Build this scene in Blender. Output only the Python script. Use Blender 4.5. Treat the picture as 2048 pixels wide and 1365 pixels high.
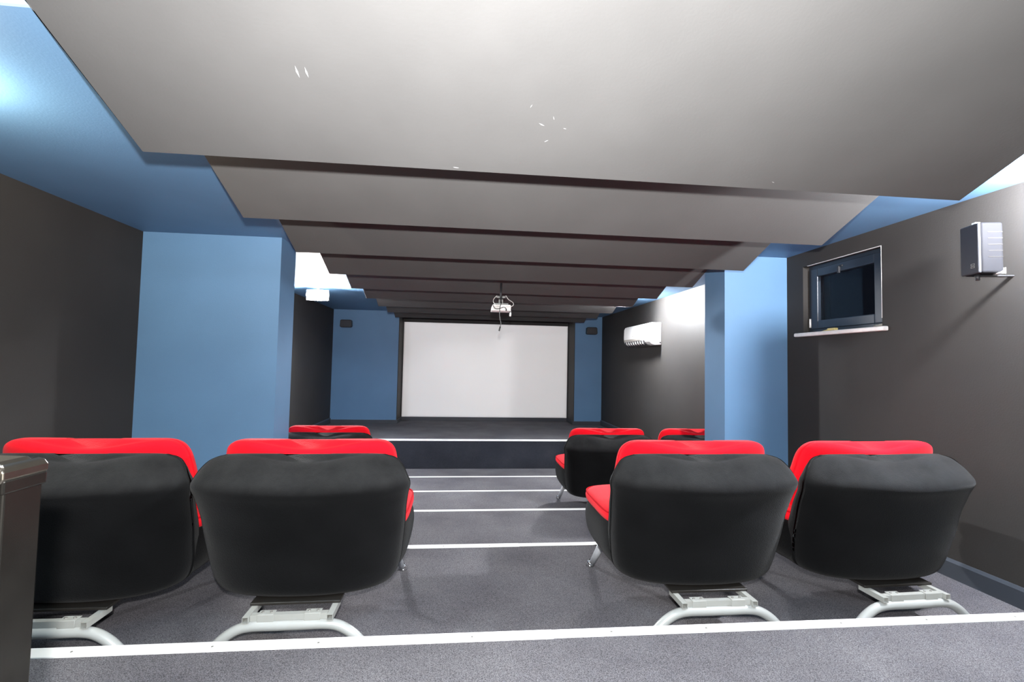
import bpy, bmesh, math, random
from mathutils import Vector, Matrix
random.seed(7)
for o in list(bpy.data.objects): bpy.data.objects.remove(o)
SC = bpy.context.scene
COL = SC.collection
PI = math.pi
CZ = 1.729                      # eye height above the lowest floor; the camera stands at x=0, y=0

# ------------------------------------------------------------------ camera, world, exposure
cam_d = bpy.data.cameras.new('camera'); cam_d.sensor_width = 36; cam_d.lens = 16.765; cam_d.clip_start = .05
cam = bpy.data.objects.new('camera', cam_d); COL.objects.link(cam); SC.camera = cam
R_ = Vector((0.99466, -0.10122, 0.02013)); U_ = Vector((-0.02464, -0.04354, 0.99875)); F_ = Vector((0.10021, 0.99391, 0.04580))
cam.matrix_world = Matrix(((R_.x, U_.x, -F_.x, 0), (R_.y, U_.y, -F_.y, 0), (R_.z, U_.z, -F_.z, CZ), (0, 0, 0, 1)))
w = bpy.data.worlds.new('world'); SC.world = w; w.use_nodes = True
w.node_tree.nodes['Background'].inputs[0].default_value = (.004, .005, .008, 1)
w.node_tree.nodes['Background'].inputs[1].default_value = 1
SC.view_settings.view_transform = 'Standard'; SC.view_settings.look = 'None'
SC.view_settings.gamma = 1; SC.view_settings.use_curve_mapping = False
SC.view_settings.exposure = 0.0

FLASH = 500.0        # camera flash on the hot shoe, just above the lens
LAMP_NEAR = (500.0, 2900.0)   # radiance of the left and right lamps beside the first panel
FLASH_UP = 1250.0   # main beam of the same flash, its head tilted up at the ceiling
LAMP_FAR = 2400.0    # radiance of the two floodlights further down the room
fl = bpy.data.lights.new('camera_flash', 'POINT'); fl.energy = FLASH; fl.shadow_soft_size = .03
fl.color = (1, .985, .97)
flo = bpy.data.objects.new('camera_flash', fl); COL.objects.link(flo)
flo.location = (0, -.09, CZ + .175)
fu = bpy.data.lights.new('camera_flash_beam', 'SPOT'); fu.energy = FLASH_UP; fu.shadow_soft_size = .03; fu.spot_size = math.radians(125); fu.spot_blend = 1
fuo = bpy.data.objects.new('camera_flash_beam', fu); COL.objects.link(fuo); fuo.location = (0, -.088, CZ + .18); fuo.rotation_euler = (math.radians(90 + 48), 0, math.radians(-6))

PROJ = 300.0        # projector beam added to brighten the screen, a plain white picture filling it
pb = bpy.data.lights.new('projector_fill_beam', 'SPOT'); pb.energy = PROJ; pb.shadow_soft_size = .012; pb.spot_size = math.radians(70); pb.spot_blend = 0
pb.color = (1, .98, .96); pb.use_nodes = True
pbo = bpy.data.objects.new('projector_fill_beam', pb); COL.objects.link(pbo); pbo.location = (.442, 5.33, CZ + .595); pbo.rotation_euler = (PI / 2, 0, 0)
nt = pb.node_tree; em = nt.nodes['Emission']; tcn = nt.nodes.new('ShaderNodeTexCoord'); sx = nt.nodes.new('ShaderNodeSeparateXYZ')
nt.links.new(tcn.outputs['Normal'], sx.inputs[0])
def mth(op, a, b):
    n = nt.nodes.new('ShaderNodeMath'); n.operation = op
    for i, v in enumerate((a, b)):
        if isinstance(v, (int, float)): n.inputs[i].default_value = v
        else: nt.links.new(v, n.inputs[i])
    return n.outputs[0]
gx = mth('DIVIDE', sx.outputs[0], sx.outputs[2]); gy = mth('DIVIDE', sx.outputs[1], sx.outputs[2])   # minus the slopes of the ray
k1 = mth('MULTIPLY', mth('GREATER_THAN', gx, -.3625), mth('LESS_THAN', gx, .339))
k2 = mth('MULTIPLY', mth('GREATER_THAN', gy, -.046), mth('LESS_THAN', gy, .3503))
nt.links.new(mth('MULTIPLY', k1, k2), em.inputs['Strength'])

# ------------------------------------------------------------------ helpers
def tag(o, label=None, cat=None, group=None, kind=None):
    if label: o['label'] = label
    if cat: o['category'] = cat
    if group: o['group'] = group
    if kind: o['kind'] = kind
    return o
def empty(name, loc, label, cat, group=None, rz=0):
    o = bpy.data.objects.new(name, None); COL.objects.link(o)
    o.location = loc; o.rotation_euler = (0, 0, rz); o.empty_display_size = .1
    return tag(o, label, cat, group)
class MB:
    def __init__(s): s.v = []; s.f = []; s.sm = []
    def add(s, vs, fs, smooth=False):
        n = len(s.v); s.v += [tuple(v) for v in vs]
        s.f += [tuple(i + n for i in f) for f in fs]; s.sm += [smooth] * len(fs); return s
    def box(s, x0, x1, y0, y1, z0, z1):
        vs = [(x, y, z) for x in (x0, x1) for y in (y0, y1) for z in (z0, z1)]
        return s.add(vs, [(0, 1, 3, 2), (4, 6, 7, 5), (0, 4, 5, 1), (2, 3, 7, 6), (0, 2, 6, 4), (1, 5, 7, 3)])
    def prism(s, pts, a0, a1, axis='x', smooth=False):      # polygon in the plane across the axis
        def P(p, a): return {'x': (a, p[0], p[1]), 'y': (p[0], a, p[1]), 'z': (p[0], p[1], a)}[axis]
        n = len(pts); vs = [P(p, a0) for p in pts] + [P(p, a1) for p in pts]
        s.add(vs, [tuple(range(n)), tuple(range(2 * n - 1, n - 1, -1))])
        m = len(s.v) - 2 * n
        for i in range(n): s.f.append((m + i, m + n + i, m + n + (i + 1) % n, m + (i + 1) % n)); s.sm.append(smooth)
        return s
    def tube(s, pts, r, n=16, caps=True, r2=None):
        pts = [Vector(p) for p in pts]; rings = []; prev = None
        for i, p in enumerate(pts):
            t = (pts[min(i + 1, len(pts) - 1)] - pts[max(i - 1, 0)]).normalized()
            if prev is None:
                a = Vector((0, 0, 1)) if abs(t.z) < .9 else Vector((1, 0, 0)); u = t.cross(a).normalized()
            else: u = (prev - t * prev.dot(t)).normalized()
            prev = u; v = t.cross(u); rr = r if r2 is None else r + (r2 - r) * i / (len(pts) - 1)
            rings.append([p + (u * math.cos(2 * PI * k / n) + v * math.sin(2 * PI * k / n)) * rr for k in range(n)])
        vs = [q for g in rings for q in g]; fs = []
        for i in range(len(rings) - 1):
            for k in range(n): fs.append((i * n + k, i * n + (k + 1) % n, (i + 1) * n + (k + 1) % n, (i + 1) * n + k))
        s.add(vs, fs, True)
        if caps:
            m = len(s.v) - len(vs)
            s.f.append(tuple(m + k for k in range(n))[::-1]); s.sm.append(False)
            s.f.append(tuple(m + (len(rings) - 1) * n + k for k in range(n))); s.sm.append(False)
        return s
    def rings(s, rings, cap=True):
        n = len(rings[0]); vs = [q for g in rings for q in g]; fs = []
        for i in range(len(rings) - 1):
            for k in range(n): fs.append((i * n + k, i * n + (k + 1) % n, (i + 1) * n + (k + 1) % n, (i + 1) * n + k))
        if cap: fs += [tuple(range(n))[::-1], tuple((len(rings) - 1) * n + k for k in range(n))]
        return s.add(vs, fs, True)
    def build(s, name, mat, parent=None, bevel=0, seg=2, loc=None):
        me = bpy.data.meshes.new(name); me.from_pydata(s.v, [], s.f); me.update()
        for p, q in zip(me.polygons, s.sm): p.use_smooth = q
        bm = bmesh.new(); bm.from_mesh(me); bmesh.ops.recalc_face_normals(bm, faces=bm.faces); bm.to_mesh(me); bm.free()
        me.materials.append(mat); o = bpy.data.objects.new(name, me); COL.objects.link(o)
        if parent: o.parent = parent
        if loc: o.location = loc
        if bevel:
            b = o.modifiers.new('bevel', 'BEVEL'); b.width = bevel; b.segments = seg; b.limit_method = 'ANGLE'; b.angle_limit = math.radians(40)
            b.harden_normals = False
        return o
def crom(pts, n):                                            # smooth interpolation of tuples
    out = []
    for i in range(len(pts) - 1):
        p0, p1, p2, p3 = pts[max(i - 1, 0)], pts[i], pts[i + 1], pts[min(i + 2, len(pts) - 1)]
        for k in range(n):
            t = k / n
            out.append(tuple(.5 * (2 * b + (c - a) * t + (2 * a - 5 * b + 4 * c - d) * t * t + (-a + 3 * b - 3 * c + d) * t ** 3) for a, b, c, d in zip(p0, p1, p2, p3)))
    out.append(tuple(pts[-1])); return out

# ------------------------------------------------------------------ materials
def mat(name, color, rough=.5, metal=0, spec=.5, var=0, vscale=4, bump=0, bscale=60, sheen=0, coat=0, var2=None):
    m = bpy.data.materials.new(name); m.use_nodes = True; nt = m.node_tree; b = nt.nodes['Principled BSDF']
    b.inputs['Base Color'].default_value = (*color, 1); b.inputs['Roughness'].default_value = rough
    b.inputs['Metallic'].default_value = metal; b.inputs['Specular IOR Level'].default_value = spec
    if sheen: b.inputs['Sheen Weight'].default_value = sheen; b.inputs['Sheen Roughness'].default_value = .5
    if coat: b.inputs['Coat Weight'].default_value = coat
    tc = nt.nodes.new('ShaderNodeTexCoord')
    n = nt.nodes.new('ShaderNodeTexNoise'); n.inputs['Scale'].default_value = vscale; n.inputs['Detail'].default_value = 6
    nt.links.new(tc.outputs['Object'], n.inputs['Vector'])
    r = nt.nodes.new('ShaderNodeValToRGB'); e = r.color_ramp.elements
    c2 = var2 or tuple(c * (1 + var) for c in color)
    e[0].position = .3; e[1].position = .7; e[0].color = (*[c * (1 - var) for c in color], 1); e[1].color = (*c2, 1)
    nt.links.new(n.outputs['Fac'], r.inputs['Fac']); nt.links.new(r.outputs['Color'], b.inputs['Base Color'])
    if bump:
        n2 = nt.nodes.new('ShaderNodeTexNoise'); n2.inputs['Scale'].default_value = bscale; n2.inputs['Detail'].default_value = 4
        nt.links.new(tc.outputs['Object'], n2.inputs['Vector'])
        bp = nt.nodes.new('ShaderNodeBump'); bp.inputs['Strength'].default_value = bump; bp.inputs['Distance'].default_value = .01
        nt.links.new(n2.outputs['Fac'], bp.inputs['Height']); nt.links.new(bp.outputs['Normal'], b.inputs['Normal'])
    return m
M = {}
M['black_wall'] = mat('black_wall_paint', (.036, .0333, .031), .6, spec=.15, var=.08, vscale=2, bump=.08, bscale=120)
M['panel'] = mat('charcoal_panel_paint', (.068, .0665, .065), .8, spec=.12, var=.06, vscale=2.5, bump=.05, bscale=90)
M['blue'] = mat('blue_wall_paint', (.108, .212, .35), .5, spec=.3, var=.05, vscale=2, bump=.06, bscale=110)
M['white_wall'] = mat('white_plaster', (.7, .7, .68), .7, var=.04)
M['ceil_rear'] = mat('pale_blue_ceiling_paint', (.30, .42, .52), .6, var=.04)
M['chip'] = mat('pale_paint_chip', (.22, .22, .22), .7)
M['screen'] = mat('screen_paint', (.93, .92, .91), .9, spec=.1, var=.015, vscale=1)
M['skirting'] = mat('blue_grey_skirting', (.036, .042, .052), .45, var=.06)
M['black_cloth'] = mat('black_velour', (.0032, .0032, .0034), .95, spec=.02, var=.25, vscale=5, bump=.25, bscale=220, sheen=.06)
def lit_tops(m, z0, z1, col):  # paler above a height: light on the tops painted into the colour
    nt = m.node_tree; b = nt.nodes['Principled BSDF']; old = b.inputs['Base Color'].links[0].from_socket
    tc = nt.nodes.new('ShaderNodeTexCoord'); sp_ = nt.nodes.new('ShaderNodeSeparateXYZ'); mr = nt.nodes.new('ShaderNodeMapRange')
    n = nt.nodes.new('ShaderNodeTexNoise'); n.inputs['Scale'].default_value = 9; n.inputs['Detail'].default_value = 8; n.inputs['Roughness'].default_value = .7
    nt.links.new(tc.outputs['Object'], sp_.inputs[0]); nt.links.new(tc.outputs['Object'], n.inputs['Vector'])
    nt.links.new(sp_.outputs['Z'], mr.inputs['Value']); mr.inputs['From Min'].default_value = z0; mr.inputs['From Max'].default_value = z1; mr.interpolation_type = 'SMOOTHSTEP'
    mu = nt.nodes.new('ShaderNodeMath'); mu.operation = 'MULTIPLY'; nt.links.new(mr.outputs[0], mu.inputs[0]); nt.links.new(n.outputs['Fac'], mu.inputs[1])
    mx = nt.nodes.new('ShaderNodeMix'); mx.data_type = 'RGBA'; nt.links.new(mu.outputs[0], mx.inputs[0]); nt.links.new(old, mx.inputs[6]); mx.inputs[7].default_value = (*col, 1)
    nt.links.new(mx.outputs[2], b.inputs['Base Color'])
lit_tops(M['black_cloth'], .63, .70, (.030, .030, .030))  # light on the chair tops put into the cloth as a dusty tint
M['red_cloth'] = mat('red_velour', (.68, .003, .012), .9, spec=.12, var=.05, vscale=6, bump=.2, bscale=220, sheen=.05)
M['red_piping'] = mat('red_piping_cloth', (.42, .002, .008), .9, spec=.1)
M['grey_paint'] = mat('light_grey_powder_coat', (.31, .32, .31), .35, var=.03)
M['frame_paint'] = mat('grey_frame_paint', (.30, .305, .285), .4, var=.05)
M['leg_paint'] = mat('silver_leg_paint', (.5, .52, .55), .35, metal=.3)
M['chrome'] = mat('chrome', (.8, .8, .8), .12, metal=1)
M['board'] = mat('black_board', (.016, .014, .012), .4)
M['dark_plastic'] = mat('dark_plastic', (.02, .02, .022), .45)
M['speaker_case'] = mat('speaker_case_plastic', (.016, .016, .018), .6, spec=.04)
M['grille'] = mat('speaker_grille', (.028, .028, .032), .6, bump=.3, bscale=900)
M['white_plastic'] = mat('white_plastic', (.82, .82, .8), .3)
M['grey_plastic'] = mat('grey_strip_plastic', (.33, .31, .27), .35)
M['strip'] = mat('white_painted_aluminium', (.85, .85, .83), .35, var=.03, vscale=8)
M['frame'] = mat('grey_blue_window_frame', (.020, .029, .042), .4, var=.05)
M['marble'] = mat('pale_marble', (.75, .72, .69), .4, var=.1, vscale=14)
M['bronze'] = mat('bronze_nickel', (.24, .215, .175), .3, metal=1, var=.06, vscale=20)
M['bronze_dark'] = mat('dark_bronze', (.045, .042, .037), .26, metal=.9, var=.15, vscale=12)
M['screw'] = mat('dull_screw', (.3, .29, .27), .4, metal=.7)
M['wood'] = mat('pale_wood', (.62, .5, .2), .6, var=.1, vscale=20)
M['white_cable'] = mat('white_cable_sheath', (.75, .74, .7), .4)
M['black_cable'] = mat('black_cable_sheath', (.012, .01, .01), .4)
def glass():
    m = bpy.data.materials.new('window_glass'); m.use_nodes = True; b = m.node_tree.nodes['Principled BSDF']
    b.inputs['Base Color'].default_value = (.9, .95, 1, 1); b.inputs['Transmission Weight'].default_value = 1
    b.inputs['Roughness'].default_value = .02; b.inputs['IOR'].default_value = 1.14; return m
M['glass'] = glass()
def emit(name, col, s):
    m = bpy.data.materials.new(name); m.use_nodes = True; nt = m.node_tree; nt.nodes.clear()
    e = nt.nodes.new('ShaderNodeEmission'); e.inputs[0].default_value = (*col, 1); e.inputs[1].default_value = s
    o = nt.nodes.new('ShaderNodeOutputMaterial'); nt.links.new(e.outputs[0], o.inputs[0]); return m
M['lamp_left'] = emit('left_lamp_glow', (1, .93, .74), LAMP_NEAR[0])
M['lamp_right'] = emit('right_lamp_glow', (.95, .96, 1), LAMP_NEAR[1])
M['stage_fill'] = emit('added_stage_glow', (.97, .98, 1), LAMP_FAR * .10)  # weak glow added to brighten the stage end
M['lamp_far'] = emit('floodlight_glow', (.97, .98, 1), LAMP_FAR)
def carpet(name, a, b_, scale=210):
    m = bpy.data.materials.new(name); m.use_nodes = True; nt = m.node_tree; b = nt.nodes['Principled BSDF']
    b.inputs['Roughness'].default_value = .95; b.inputs['Specular IOR Level'].default_value = .1
    tc = nt.nodes.new('ShaderNodeTexCoord')
    n = nt.nodes.new('ShaderNodeTexNoise'); n.inputs['Scale'].default_value = scale; n.inputs['Detail'].default_value = 3; n.inputs['Roughness'].default_value = .7
    n2 = nt.nodes.new('ShaderNodeTexNoise'); n2.inputs['Scale'].default_value = 2.2; n2.inputs['Detail'].default_value = 5
    for q in (n, n2): nt.links.new(tc.outputs['Object'], q.inputs['Vector'])
    r = nt.nodes.new('ShaderNodeValToRGB'); r.color_ramp.elements[0].position = .32; r.color_ramp.elements[1].position = .68
    r.color_ramp.elements[0].color = (*a, 1); r.color_ramp.elements[1].color = (*b_, 1)
    r2 = nt.nodes.new('ShaderNodeValToRGB'); r2.color_ramp.elements[0].position = .3; r2.color_ramp.elements[1].position = .75
    r2.color_ramp.elements[0].color = (.70, .69, .72, 1); r2.color_ramp.elements[1].color = (1.12, 1.12, 1.12, 1)
    mx = nt.nodes.new('ShaderNodeMix'); mx.data_type = 'RGBA'; mx.blend_type = 'MULTIPLY'; mx.inputs[0].default_value = 1
    nt.links.new(n.outputs['Fac'], r.inputs['Fac']); nt.links.new(n2.outputs['Fac'], r2.inputs['Fac'])
    nt.links.new(r.outputs['Color'], mx.inputs[6]); nt.links.new(r2.outputs['Color'], mx.inputs[7]); nt.links.new(mx.outputs[2], b.inputs['Base Color'])
    bp = nt.nodes.new('ShaderNodeBump'); bp.inputs['Strength'].default_value = .5; bp.inputs['Distance'].default_value = .006
    nt.links.new(n.outputs['Fac'], bp.inputs['Height']); nt.links.new(bp.outputs['Normal'], b.inputs['Normal'])
    return m
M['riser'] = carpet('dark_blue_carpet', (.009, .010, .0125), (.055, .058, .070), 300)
M['carpet'] = carpet('grey_carpet', (.020, .019, .022), (.225, .215, .225), 300)

# ------------------------------------------------------------------ room shell
XL, XR = -2.597, 2.891
YB = -1.7                        # rear wall behind the camera
D, DS = 9.79, 10.39              # far blue wall, recessed screen wall
SXL, SXR = -1.30, 2.30           # sides of the screen recess
H = [1.08, 1.21, 1.34, 1.47, 1.60, 1.729]
DN = [1.945, 3.218, 4.395, 5.528, 6.757]
HS, DST = 1.2626, 7.846
CEIL = CZ + 1.0
PL, PR = -1.271, 2.283
TOP = CZ + 1.45

prof = [(YB, 0 - .15)]
y = YB
for k in range(5):
    prof += [(y, CZ - H[k]), (DN[k], CZ - H[k])]; y = DN[k]
prof += [(y, 0.0), (DST, 0.0), (DST, -.15)]
tag(MB().prism(prof, XL, XR, 'x').build('floor', M['carpet']), 'grey blue carpeted floor stepping down in shallow terraces towards the stage', 'floor', kind='structure')

XS = .001
stg = empty('stage', (0, DST, 0), 'carpeted stage platform in front of the white screen, with metal nosing', 'stage')
MB().prism([(XL + .017, 0), (XR - .017, 0), (XR - .017, D - DST), (SXR, D - DST), (SXR, DS - DST), (SXL, DS - DST), (SXL, D - DST), (XL + .017, D - DST)], 0, CZ - HS, 'z').build('platform', M['carpet'], stg)
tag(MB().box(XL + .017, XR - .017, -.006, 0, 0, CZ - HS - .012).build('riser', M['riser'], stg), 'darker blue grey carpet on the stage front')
MB().box(XL + .017, XR - .017, -.008, .035, CZ - HS - .022, CZ - HS + .005).build('edge_strip', M['strip'], stg, .003)

MB_ = MB().box(XL - .15, XL, YB, D, -.15, TOP)
tag(MB_.build('wall_left', M['black_wall']), 'black painted left side wall', 'wall', kind='structure')
wy0, wy1, wz0, wz1 = 3.03, 3.805, CZ + .305, CZ + .875
m_ = MB().box(XR, XR + .25, YB, wy0, -.15, TOP).box(XR, XR + .25, wy1, D, -.15, TOP).box(XR, XR + .25, wy0, wy1, -.15, wz0).box(XR, XR + .25, wy0, wy1, wz1, TOP)
tag(m_.build('wall_right', M['black_wall']), 'black painted right side wall with a small high window', 'wall', kind='structure')
tag(MB().box(XL - .15, XR + .25, YB - .15, YB, -.15, TOP).build('wall_rear', M['black_wall']), 'black rear wall behind the viewer', 'wall', kind='structure')
# far wall: two blue flanks, the black-sided recess and the screen wall
tag(MB().box(XL, SXL - .012, D, D + .15, CZ - HS, CEIL).box(SXR + .012, XR, D, D + .15, CZ - HS, CEIL).build('wall_far', M['blue']), 'blue far wall flanking the screen recess', 'wall', kind='structure')
tag(MB().box(SXL - .012, SXL, D - .001, DS, CZ - HS, CEIL).box(SXR, SXR + .012, D - .001, DS, CZ - HS, CEIL).build('trim_1', M['black_wall']), 'black side cheeks of the screen recess', 'trim', kind='structure')
tag(MB().box(SXL, SXR, DS, DS + .15, CZ - HS, CEIL).build('wall_back', M['black_wall']), 'wall at the back of the screen recess', 'wall', kind='structure')
# ceiling slab (blue) and the higher white ceiling over the rear of the room
tag(MB().box(XL, XR, 1.473, DS + .15, CEIL, CEIL + .12).build('ceiling', M['blue']), 'blue painted flat ceiling behind the charcoal panels', 'ceiling', kind='structure')
tag(MB().box(XL, XR, YB, 1.46, CZ + 1.3, CZ + 1.42).box(XL, PL, 1.46, 1.4725, CEIL, CZ + 1.3).box(PR, XR, 1.46, 1.4725, CEIL, CZ + 1.3).build('trim_2', M['ceil_rear']), 'higher pale ceiling over the back of the room', 'ceiling', kind='structure')
# blue columns standing against the side walls
tag(MB().box(XL, -1.5236, 4.09, 4.43, CZ - H[2], CEIL).build('pillar_left', M['blue']), 'blue square column against the left wall', 'column', kind='structure')
tag(MB().box(2.299, XR, 4.01, 4.36, CZ - H[2], CEIL).build('pillar_right', M['blue']), 'blue column against the right wall beside the window', 'column', kind='structure')

# skirting boards follow each terrace; top edge chamfered
def skirt(name, side, segs, mat_='skirting'):
    m = MB()
    for (ya, yb, z) in segs:
        x, s = (XL, 1) if side == 'left' else (XR, -1)
        pts = [(x, z), (x + s * .018, z), (x + s * .018, z + .092), (x + s * .006, z + .108), (x, z + .108)]
        m.prism(pts, ya, yb, 'y')
    return tag(m.build(name, M[mat_]), 'blue grey skirting board along the %s wall' % side, 'skirting', kind='structure')
for side, py0, py1 in (('left', 4.09, 4.43), ('right', 4.01, 4.36)):
    segs = []; y = YB
    for k in range(6):
        ye = DN[k] if k < 5 else DST
        for a, b in ([(y, ye)] if not (y < py0 < ye) else [(y, py0), (py1, ye)]):
            if b > a: segs.append((a, b, CZ - H[k]))
        y = ye
    segs = [(max(a, py1) if (a > py0 and a < py1) else a, b, z) for a, b, z in segs]
    segs.append((DST + .01, D, CZ - HS)); skirt('baseboard_' + side, side, segs)
zt = CZ - HS
m = MB().box(XL + .018, SXL + .0, D - .016, D, zt, zt + .075).box(SXR, XR - .018, D - .016, D, zt, zt + .075)
m.box(SXL, SXL + .016, D - .016, DS, zt, zt + .075).box(SXR - .016, SXR, D - .016, DS, zt, zt + .075).box(SXL + .016, SXR - .016, DS - .016, DS, zt, zt + .075)
tag(m.build('baseboard_far', M['skirting']), 'skirting board around the screen recess', 'skirting', kind='structure')

# ------------------------------------------------------------------ white screen panel fixed to the recess wall
scr = empty('projection_screen', ((SXL + SXR) / 2, DS - .012, zt + .075), 'large white projection screen filling the recess above the stage', 'screen')
sw, sh = (SXR - SXL) / 2, 2.02
MB().box(-sw + .02, sw - .016, -.004, .006, .0, sh).build('screen_surface', M['screen'], scr)
for a_, b_ in ((-sw + .004, -sw + .02), (sw - .016, sw - .004)): MB().box(a_, b_, -.006, .006, 0, sh).build('side_border', M['dark_plastic'], scr)

# ------------------------------------------------------------------ ceiling panels: sloping boards in a sawtooth row
PL, PR, ZP = -1.271, 2.283, CZ + .797
PY = [1.972, 2.832, 3.697, 4.583, 5.472, 6.305, 7.19, 8.06, 8.93]
where = ['nearest and largest, its edge crossing the whole picture', 'second from the front, its lower edge over the middle of the window',
         'third from the front, reaching both blue columns', 'fourth from the front, just past the blue columns', 'fifth from the front, just before the projector',
         'sixth from the front, just behind the projector', 'seventh from the front', 'eighth from the front, next to last before the screen', 'last one, directly above the white screen']
for i, py in enumerate(PY):
    if i == 0: pts = [(.75, CZ + 1.2931), (.75, CZ + 1.2999), (1.4555, CZ + 1.2999), (1.4555, CZ + 1.0105), (1.474, CZ + .9995), (py, CZ + .9995), (py, ZP)]
    else: pts = [(py - .5, CEIL - .001), (py, CEIL - .001), (py, ZP)]
    tag(MB().prism(pts, PL, PR, 'x').build('ceiling_panel', M['panel'], bevel=.002, seg=1), 'charcoal sloping ceiling panel, ' + where[i], 'ceiling panel', 'charcoal sloping panels stepping along the ceiling')
# small paint chips on the nearest panel
ch = MB()
def p1z(y): return ZP + (1.972 - y) * (1.0 - .797) / (1.972 - 1.472) - .0006
for cx, cy, a, r in ((.27, 1.73, .4, .012), (.31, 1.70, 1.2, .008), (.22, 1.66, 2., .007), (.36, 1.74, .2, .006), (-.05, 1.955, .1, .012), (-.57, 1.60, 1.5, .02), (-.54, 1.60, 1.5, .018), (1.33, 1.93, .3, .007), (.30, 1.80, 2.6, .008)):
    d = Vector((math.cos(a), math.sin(a))) * r; e = Vector((-d.y, d.x)) * .22
    q = [(cx - d.x, cy - d.y), (cx + e.x, cy + e.y), (cx + d.x, cy + d.y), (cx - e.x * .6, cy - e.y * .6)]
    ch.add([(x, y, p1z(y)) for x, y in q] + [(x, y, p1z(y) + .003) for x, y in q], [(0, 1, 2, 3), (7, 6, 5, 4), (0, 4, 5, 1), (1, 5, 6, 2), (2, 6, 7, 3), (3, 7, 4, 0)])
p0 = [o for o in COL.objects if o.name == 'ceiling_panel'][0]
tag(ch.build('paint_chips', M['chip'], p0), 'pale scuffs and chips', kind='stuff')

# ------------------------------------------------------------------ step nosings
def nosing(d, h, x0, x1, label, screws=(), wdt=.034, dz=0):
    o = empty('step_nosing', ((x0 + x1) / 2, d, CZ - h), label, 'edge strip', 'white metal strips on the step edges')
    L = (x1 - x0) / 2
    pts = [(-wdt, .001), (-wdt, .004 + dz), (.004, .006 + dz), (.004, -.03), (.0005, -.03), (.0005, .001)]
    MB().prism(pts, -L, L, 'x').build('strip', M['strip'], o)
    for sx in screws:
        q = MB().tube([(sx - (x0 + x1) / 2, -wdt * .5, .003), (sx - (x0 + x1) / 2, -wdt * .5, .0072)], .0042, 10); q.build('screw', M['screw'], o)
    return o
x_a, x_b = .379, .396
nosing(DN[0], H[0], XL + .02, x_a, 'white metal nosing on the nearest step, left length behind the bronze post', (-1.38, -.9, -.52, 0.06), .052, .001)
nosing(DN[0], H[0], x_a + .001, XR - .02, 'white metal nosing on the nearest step, longer right length', (.62, 1.02, 1.62, 2.02, 2.45), .049)
nosing(DN[1], H[1], XL + .02, x_b, 'white metal nosing on the second step, left length in the aisle', (-.1, .2), .044, .001)
nosing(DN[1], H[1], x_b + .001, XR - .02, 'white metal nosing on the second step, right length beside the near right chair', (), .039)
nosing(DN[2], H[2], XL + .02, XR - .02, 'white metal nosing on the third step, running under the shadow of the far chair')
nosing(DN[3], H[3], XL + .02, XR - .02, 'white metal nosing on the fourth step, level with the foot of the far chair')
nosing(DN[4], H[4], XL + .02, XR - .02, 'white metal nosing on the fifth step, the last one before the stage')

# ------------------------------------------------------------------ chairs
def loft(levels, n=80, ex=3.2, sub=5, wob=0, plan=0.0, saddle=0.0, seed=0, zs=None):
    dense = []
    for k in range(1440):
        a = 2 * PI * k / 1440; c, s_ = math.cos(a), math.sin(a)
        dense.append((math.copysign(abs(c) ** (2 / ex), c), math.copysign(abs(s_) ** (2 / ex), s_)))
    acc = [0]
    for k in range(1440):
        p, q_ = dense[k], dense[(k + 1) % 1440]; acc.append(acc[-1] + math.hypot(2 * (q_[0] - p[0]), q_[1] - p[1]))
    unit = []; j = 0
    for k in range(n):
        while acc[j + 1] < acc[-1] * k / n: j += 1
        unit.append(dense[j])
    L = crom(levels, sub); rings = []; zmin, zmax = levels[0][0], levels[-1][0]
    for (z, hw, yb, yf) in L:
        ring = []
        cy, hd = (yb + yf) / 2, (yf - yb) / 2
        for (ux, uy) in unit:
            x = hw * ux; yy = cy + hd * uy; s = uy
            t = max(0, (z - (zs or zmin)) / (zmax - (zs or zmin)))
            yy += plan * (x / .45) ** 2 * (1 - .3 * t) * (1 if s < 0 else .4)
            dz = saddle * t * t * (math.sin(min(1, abs(x) / .36) * PI / 2 * 1.25) ** 2 - .5)
            if wob:
                dx = wob * math.sin(11 * x + 17 * z + seed) * math.sin(23 * z + 5 * yy + seed * 2)
                yy += dx; x *= 1 + dx * .8
            ring.append((x, yy, z + dz))
        rings.append(ring)
    # close both ends softly
    def shrink(r, k, dz):
        cx = sum(p[0] for p in r) / n; cy = sum(p[1] for p in r) / n
        return [(cx + (p[0] - cx) * k, cy + (p[1] - cy) * k, p[2] + dz) for p in r]
    b, t = rings[0], rings[-1]
    rings = [shrink(b, .5, 0), shrink(b, .85, 0)] + rings + [shrink(t, .8, .001), shrink(t, .4, .0015)]
    return MB().rings(rings)
def sqtube(m, p0, p1, s=.012, wall=.0016):        # hollow square tube between two points (axis along x or y)
    p0, p1 = Vector(p0), Vector(p1); t = (p1 - p0).normalized(); u = Vector((0, 0, 1)); v = t.cross(u)
    def ring(p, r): return [p + u * a * r + v * b * r for a, b in ((-1, -1), (1, -1), (1, 1), (-1, 1))]
    R = [ring(p0, s), ring(p1, s), ring(p1, s - wall), ring(p0, s - wall)]
    vs = [q for g in R for q in g]; fs = []
    for a in range(4):
        b = (a + 1) % 4
        for k in range(4): fs.append((a * 4 + k, a * 4 + (k + 1) % 4, b * 4 + (k + 1) % 4, b * 4 + k))
    m.add(vs, fs)
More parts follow.
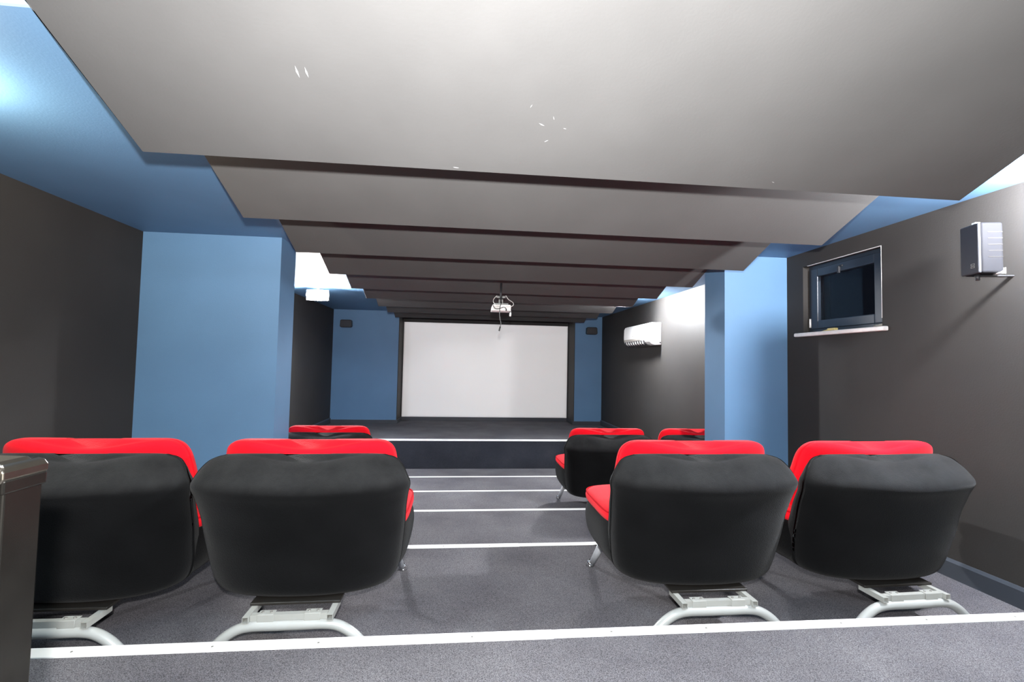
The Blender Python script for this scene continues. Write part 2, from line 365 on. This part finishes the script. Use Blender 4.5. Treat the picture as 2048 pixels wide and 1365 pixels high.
def make_chair(seed=0):
    t = empty('lounge_chair', (0, 0, 0), 'x', 'armchair', 'black and red lounge chairs in two rows')
    shell = [(.172, .27, -.27, -.06), (.18, .345, -.305, -.02), (.205, .39, -.33, -.0), (.27, .415, -.352, -.01), (.40, .432, -.387, -.06), (.52, .442, -.412, -.12),
             (.60, .452, -.434, -.17), (.642, .462, -.452, -.19), (.664, .461, -.45, -.20), (.692, .448, -.424, -.215), (.722, .43, -.385, -.225), (.748, .405, -.345, -.235), (.762, .375, -.315, -.245), (.768, .34, -.295, -.255)]
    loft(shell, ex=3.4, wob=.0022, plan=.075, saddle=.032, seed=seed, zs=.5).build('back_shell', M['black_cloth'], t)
    base = [(.173, .25, -.15, .20), (.182, .34, -.2, .29), (.21, .40, -.225, .36), (.26, .432, -.25, .41), (.32, .444, -.26, .43), (.375, .444, -.265, .43), (.41, .43, -.26, .41), (.422, .40, -.24, .38)]
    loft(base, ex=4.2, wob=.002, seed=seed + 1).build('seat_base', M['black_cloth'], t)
    cush = [(.41, .41, -.20, .37), (.42, .432, -.215, .405), (.44, .44, -.22, .415), (.46, .435, -.22, .41), (.476, .415, -.21, .395), (.484, .38, -.2, .36)]
    sc = loft(cush, ex=5, sub=4, saddle=.0, wob=.0015, seed=seed + 2)
    sco = sc.build('seat_cushion', M['red_cloth'], t)
    loop = []
    for k in range(97):
        a = 2 * PI * k / 96; c, s_ = math.cos(a), math.sin(a)
        loop.append((.434 * math.copysign(abs(c) ** .4, c), .0955 + .3185 * math.copysign(abs(s_) ** .4, s_), .4655))
    MB().tube(loop, .0042, 8, caps=False).build('piping', M['red_piping'], sco)
    bc = [(.44, .36, -.13, .04), (.50, .385, -.16, .03), (.60, .388, -.20, -.01), (.70, .385, -.235, -.055), (.76, .380, -.252, -.085), (.795, .366, -.255, -.11), (.812, .34, -.245, -.13), (.818, .31, -.232, -.15)]
    b = loft(bc, ex=3.6, wob=.002, plan=.045, saddle=.036, seed=seed + 3, zs=.5).build('back_cushion', M['red_cloth'], t)
    # bent rear leg tube
    r = .0205; zc = .115
    path = crom([(-.318, -.408, .0), (-.29, -.408, .035), (-.25, -.408, .074), (-.20, -.408, .104), (-.145, -.408, zc), (-.05, -.408, zc), (.05, -.408, zc), (.145, -.408, zc), (.20, -.408, .104), (.25, -.408, .074), (.29, -.408, .035), (.318, -.408, 0)], 5)
    MB().tube(path, r, 20).build('rear_leg', M['grey_paint'], t)
    f = MB()
    zt_ = .148
    sqtube(f, (-.152, -.400, zt_), (.152, -.400, zt_)); sqtube(f, (-.165, -.428, zt_), (-.165, -.29, zt_)); sqtube(f, (.165, -.428, zt_), (.165, -.29, zt_))
    f.build('base_frame', M['frame_paint'], t)
    for s in (-1, 1):
        bx = s * .092
        pl = MB().box(bx - .032, bx + .032, -.414, -.378, zt_ + .0122, zt_ + .0152).box(bx - .032, bx + .032, -.417, -.414, zt_ - .02, zt_ + .0152).build('bracket', M['frame_paint'], t, .001, 1)
        for k in (-1, 1):
            MB().tube([(bx + k * .017, -.395, zt_ + .014), (bx + k * .017, -.395, zt_ + .0185)], .0055, 6).build('bolt', M['screw'], pl)
    MB().box(-.185, .185, -.335, .30, .1605, .172).build('under_board', M['board'], t, .002, 1)
    for s in (-1, 1):
        lg = MB().tube([(s * .372, .355, .016), (s * .325, .265, .19)], .0175, 18, r2=.0225).build('front_leg', M['leg_paint'], t)
        MB().tube([(s * .378, .367, 0), (s * .378, .367, .012), (s * .3755, .362, .018), (s * .372, .355, .026)], .026, 20, r2=.019).build('foot', M['chrome'], lg)
    return t
def kids(o): return [c for c in bpy.data.objects if c.parent == o]
def copy_tree(o, parent=None):
    c = o.copy(); COL.objects.link(c)
    if parent: c.parent = parent
    for ch_ in kids(o): copy_tree(ch_, c)
    return c
ROW1, ROW2 = CZ - H[1], CZ - H[3]
spots = [(1.168, 2.5, ROW1, 0, 'black and red lounge chair, right of the aisle in the near row'),
         (2.12, 2.5, ROW1, 2, 'black and red lounge chair in the near row beside the right wall'),
         (-.692, 2.5, ROW1, .8, 'black and red lounge chair, left of the aisle in the near row'),
         (-1.618, 2.5, ROW1, 0, 'leftmost black and red lounge chair, partly behind the bronze post'),
         (1.45, 4.85, ROW2, 0, 'black and red lounge chair, right of the aisle in the far row'),
         (2.385, 4.86, ROW2, 0, 'black and red lounge chair half hidden behind the right blue column'),
         (-1.262, 4.91, ROW2, 0, 'black and red lounge chair showing only its top beside the left column')]
proto = make_chair()
for i, (x, y, z, a, lab) in enumerate(spots):
    o = proto if i == 0 else copy_tree(proto)
    o.location = (x, y, z); o.rotation_euler = (0, 0, math.radians(a)); o['label'] = lab

# ------------------------------------------------------------------ window in the right wall
win = empty('window_1', (XR, (wy0 + wy1) / 2, wz0), 'small dark-framed window high in the right wall', 'window'); win['kind'] = 'structure'
hw_, hh = (wy1 - wy0) / 2, wz1 - wz0
def ringbox(m, x0, x1, y0, y1, z0, z1, t, tt=None):
    tt = tt or t
    m.box(x0, x1, y0, y0 + t, z0, z1).box(x0, x1, y1 - t, y1, z0, z1).box(x0, x1, y0 + t, y1 - t, z0, z0 + tt).box(x0, x1, y0 + t, y1 - t, z1 - tt, z1); return m
ringbox(MB(), .055, .115, -hw_, hw_ - .005, 0.0, hh, .045).build('window_frame', M['frame'], win, .003)
ringbox(MB(), .04, .10, -hw_ + .03, hw_ - .04, .03, hh - .03, .075, .07).build('sash', M['frame'], win, .006)
MB().box(.072, .078, -hw_ + .10, hw_ - .11, .095, hh - .095).build('pane', M['glass'], win)
s = MB().box(-.035, .05, -hw_ - .045, hw_ + .075, -.032, 0.0).build('window_sill', M['marble'], win, .008)
MB().box(.0, .014, -hw_, hw_ - .05, hh - .003, hh).box(-.001, .008, -hw_ - .0005, -hw_ + .003, .06, hh).build('plaster_edge', M['white_wall'], win)
h_ = MB().tube([(.03, .035, hh - .065), (.045, .035, hh - .065)], .009, 14).tube([(.03, .005, hh - .06), (.045, .005, hh - .06)], .007, 14).box(.026, .04, .026, .044, hh - .115, hh - .065)
h_.build('window_latch', M['dark_plastic'], win, .001)
MB().tube([(.045, hw_ - .025, .045), (.045, hw_ - .025, .12)], .008, 12).build('hinge', M['white_plastic'], win)
MB().tube([(.045, -hw_ + .015, .018), (.045, -hw_ + .115, .012)], .009, 12).build('hinge', M['grey_plastic'], win)
wd = MB().box(-.02, .012, -.02, .055, 0.001, .02).prism([(.055, .001), (.13, .001), (.055, .014)], -.015, .01, 'x')
o = tag(wd.build('wood_wedge', M['wood'], None, .003), 'small pale yellow wedge lying on the window sill', 'wedge'); o.location = win.location + Vector((0, .04, 0))

# ------------------------------------------------------------------ near wall speaker
sp = empty('wall_speaker', (2.68, 2.222, CZ + .52), 'large dark speaker with ridged sides mounted high on the right wall beside the window', 'speaker', None, math.radians(-13))
W_, Dp, Hh = .125, .12, .272
MB().box(.012, Dp, 0, W_, 0, Hh).build('cabinet', M['speaker_case'], sp, .014, 4)
MB().box(.0, .016, .002, W_ - .002, .002, Hh - .002).build('front_grille', M['grille'], sp, .010, 3)
for k in range(5):
    z = .085 + k * .033
    MB().box(.045, Dp - .006, -.0012, .003, z, z + .0028).build('ridge', M['board'], sp)
lg = MB()
ringbox(lg, -.0015, .001, .028, .052, .034, .044, .0022); ringbox(lg, -.0015, .001, .028, .052, .047, .057, .0022)
lg.build('emblem', M['screw'], sp)
MB().box(.02, .045, .045, .07, Hh, Hh + .012).build('top_clip', M['white_plastic'], sp, .002)
MB().tube([(.03, .05, -.03), (.03, .05, .002)], .009, 14).build('thumb_screw', M['dark_plastic'], sp)
MB().box(.03, .205, .05, .075, -.009, -.001).build('wall_bracket', M['dark_plastic'], sp, .002)
MB().prism([(.085, -.001), (.125, -.001), (.125, .03), (.11, .012)], .0, .03, 'y').build('cable_clip', M['white_plastic'], sp)
# small speakers on the blue far wall
for x, z, lab in ((-2.326, .712, 'small black speaker on the blue wall left of the screen'), (2.643, .697, 'small black speaker on the blue wall right of the screen')):
    o = empty('wall_speaker', (x, D, CZ + z), lab, 'speaker', 'small speakers either side of the screen')
    MB().prism([(-.115, -.055), (-.095, -.075), (.09, -.075), (.115, -.05), (.108, .06), (.085, .075), (-.085, .075), (-.108, .06)], -.14, -.03, 'y').build('cabinet', M['dark_plastic'], o, .01)
    MB().box(-.09, .09, -.146, -.139, -.058, .058).build('front_grille', M['grille'], o, .004)
    MB().box(-.03, .03, -.04, 0, -.03, .03).build('wall_bracket', M['dark_plastic'], o)

# ------------------------------------------------------------------ air conditioner on the right wall
ac = empty('air_conditioner', (XR, 6.75, CZ + .305), 'white split air conditioner mounted on the right wall', 'air conditioner')
A = 1.05
pts = [(0, .005), (-.10, 0), (-.15, .012), (-.19, .05), (-.208, .085), (-.212, .15), (-.208, .28), (-.19, .318), (-.15, .332), (0, .335)]
MB().prism(pts, 0, A, 'y').build('casing', M['white_plastic'], ac, .008, 3)
MB().box(-.2135, -.205, .30, A - .02, .085, .113).build('display_strip', M['grey_plastic'], ac, .002)
vent = MB().prism([(-.192, .028), (-.204, .072), (-.20, .078), (-.11, -.004), (-.14, -.004)], .16, A - .04, 'y').build('air_outlet', M['dark_plastic'], ac)
for k in range(8):
    y = .22 + k * .1
    MB().prism([(-.199, .03), (-.206, .068), (-.17, .01)], y, y + .022, 'y').build('louvre', M['white_plastic'], vent)
MB().box(-.2135, -.209, .60, .64, .15, .158).build('emblem', M['grey_plastic'], ac)
MB().box(-.03, -.01, -.002, .002, .03, .045).build('cable_hole', M['dark_plastic'], ac)

# ------------------------------------------------------------------ projector hanging under the panels
pj = empty('projector', (.392, 5.2, CZ + .56), 'small white projector hanging from the ceiling in front of the screen', 'projector')
MB().prism([(-.105, 0), (.102, 0), (.108, .05), (.098, .068), (-.09, .068), (-.10, .05)], -.09, .09, 'y').build('body', M['white_plastic'], pj, .006, 3)
MB().tube([(.05, .088, .035), (.05, .115, .035)], .025, 20).build('lens', M['dark_plastic'], pj)
for k in range(5): MB().box(-.085, -.02, -.0925, -.089, .012 + k * .008, .016 + k * .008).build('vent_slat', M['grey_plastic'], pj)
MB().box(-.07, .08, -.05, .05, .074, .086).build('mount_plate', M['grey_paint'], pj, .002)
MB().tube([(0, 0, .086), (0, 0, .315)], .012, 14).build('ceiling_pole', M['dark_plastic'], pj)
for s in (-1, 1):
    MB().tube([(s * .016, -.02, .09), (s * .016, -.02, .13)], .009, 12).build('lower_clamp', M['grey_paint'], pj)
    MB().tube([(s * .012, -.02, .155), (s * .05, -.02, .160)], .012, 12).build('upper_clamp', M['grey_paint'], pj)
def cable(pts, r, mt, label, plug=None):
    e = empty('cable', pts[0], label, 'cable'); o0 = Vector(pts[0])
    P = [tuple(Vector(p) - o0) for p in crom(pts, 8)]
    MB().tube(P, r, 10).build('sheath', M[mt], e)
    if plug:
        a, b, rr, pm = plug; MB().tube([Vector(a) - o0, Vector(a).lerp(Vector(b), .3) - o0, Vector(a).lerp(Vector(b), .8) - o0, Vector(b) - o0], rr, 12).build('plug', M[pm], e)
B = Vector((.392, 5.08, CZ + .56))
def q(x, z, dy=0): return (B.x + x, B.y + dy, B.z + z)
cable([q(-.05, .165, .07), q(-.08, .13, .05), q(-.088, .10, .03), q(-.075, .07, .01), q(-.05, .055), q(-.02, .045)], .0035, 'white_cable', 'white cable looping down the left side of the projector mount')
cable([q(.05, .17, .07), q(.08, .125, .05), q(.115, .10, .03), q(.13, .075, .01), q(.115, .05), q(.06, .04), q(.02, .03)], .0035, 'white_cable', 'white cable looping down the right side of the projector')
cable([q(.095, .03), q(.1, .0), q(.098, -.03)], .0028, 'white_cable', 'short white lead with a bulb-shaped tip under the projector', (q(.098, -.02), q(.095, -.062), .0095, 'white_plastic'))
cable([q(-.005, .12, .07), q(.0, .09, .02), q(-.015, .04), q(-.02, -.03), q(-.012, -.10), q(-.004, -.14), q(-.01, -.19)], .004, 'black_cable', 'black cable hanging far below the projector with its plug in front of the screen', (q(-.008, -.175), q(-.022, -.222), .0085, 'black_cable'))
cable([q(-.09, .055), q(-.08, .03), q(-.055, .015), q(-.02, .02), q(.02, .035), q(.045, .025), q(.05, 0)], .004, 'black_cable', 'black cable draped across the back of the projector', (q(.05, .02), q(.052, -.005), .007, 'black_cable'))

# ------------------------------------------------------------------ lamps
def bulge(rx, rz, dep, n=28, rings=7):
    R = []
    for i in range(rings + 1):
        a = i / rings * PI / 2; k = math.cos(a) if i < rings else .02
        R.append([(rx * k * math.cos(2 * PI * j / n), -dep * math.sin(a), rz * k * math.sin(2 * PI * j / n)) for j in range(n)])
    return MB().rings(R)
def flood(x, y, label, k=1, dz=0):
    o = empty('floodlight', (x, y, CEIL), label, 'lamp', 'floodlights on the ceiling behind the blue columns')
    MB().tube([(0, 0, -.003), (0, 0, -.012)], .06, 24).build('ceiling_plate', M['grey_paint'], o)
    MB().tube([(0, .02, -.01), (0, .02, -.04 + dz)], .008, 12).build('stem', M['grey_paint'], o)
    MB().box(-.12 * k, .12 * k, 0, .05, -.087 + dz - .062 * k, -.087 + dz + .06 * k).build('housing', M['dark_plastic'], o, .012, 3)
    bulge(.115 * k, .057 * k, .085).build('lens', M['lamp_far'], o, loc=(0, -.001, -.087 + dz))
    b = bulge(.11, .05, .03).build('lens', M['stage_fill'], o, loc=(0, .035, -.105 + dz)); b.rotation_euler = (math.radians(65), 0, PI)  # extra lens added on the far side to light stage floor and screen
flood(-2.03, 6.80, 'bright white floodlight under the blue ceiling beyond the left column', 1.3, -.03)
flood(2.30, 6.75, 'white floodlight beyond the right column, above the air conditioner')
def dome(x, y, label, mt='lamp_left', z=0, k=1, drop=0):
    o = empty('ceiling_lamp', (x, y, CEIL + z), label, 'lamp')
    o.scale = (k, k, k)
    MB().tube([(0, 0, -.002), (0, 0, -.02)], .07, 28).build('ceiling_plate', M['grey_paint'], o)
    if drop: MB().tube([(0, 0, -.02), (0, 0, -.03 - drop / k)], .012, 12).build('stem', M['grey_paint'], o)
    R = []
    for i in range(9):
        a = i / 8 * PI; R.append([(.06 * max(.03, math.sin(a)) * math.cos(2 * PI * j / 24), .06 * max(.03, math.sin(a)) * math.sin(2 * PI * j / 24), -.078 - drop / k + .058 * math.cos(a)) for j in range(24)])
    MB().rings(R).build('globe', M[mt], o)
dome(-1.98, 1.78, 'round white lamp on the ceiling left of the nearest panel')
dome(2.73, 1.77, 'round white lamp on the ceiling right of the nearest panel', 'lamp_right')

# ------------------------------------------------------------------ bronze post at the left edge
ps = empty('railing_post', (-.709, .83, CZ - H[0]), 'dark bronze metal post with polished cap at the left edge', 'post')
hp = H[0] - .255
MB().box(-.11, .0, 0, .071, .008, H[0] - .20).build('shaft', M['bronze_dark'], ps, .004, 3)
MB().box(-.125, .012, -.012, .084, 0, .008).build('base_plate', M['bronze_dark'], ps, .002)
MB().box(-.114, .003, -.004, .075, H[0] - .222, H[0] - .2).build('collar', M['bronze_dark'], ps, .003)
cap = MB()
zc_ = H[0] - .192
cap.prism([(-.112, zc_ - .014), (-.001, zc_ - .014), (.003, zc_ - .006), (.003, zc_ + .004), (-.003, zc_ + .012), (-.012, zc_ + .014), (-.022, zc_ + .010), (-.03, zc_ + .016), (-.105, zc_ + .018), (-.112, zc_ + .01)], -.006, .077, 'y')
cp = cap.build('cap', M['bronze'], ps, .003, 3)
MB().tube([(-.0135, -.012, zc_ + .006), (-.0135, .0, zc_ + .006)], .0135, 24).build('rod_end', M['bronze'], cp)
MB().tube([(-.0135, -.0140, zc_ + .006), (-.0135, -.0115, zc_ + .006)], .0105, 24).build('socket', M['dark_plastic'], cp)
MB().tube([(-.0135, -.0155, zc_ + .006), (-.0135, -.0138, zc_ + .006)], .005, 16).build('screw', M['screw'], cp)
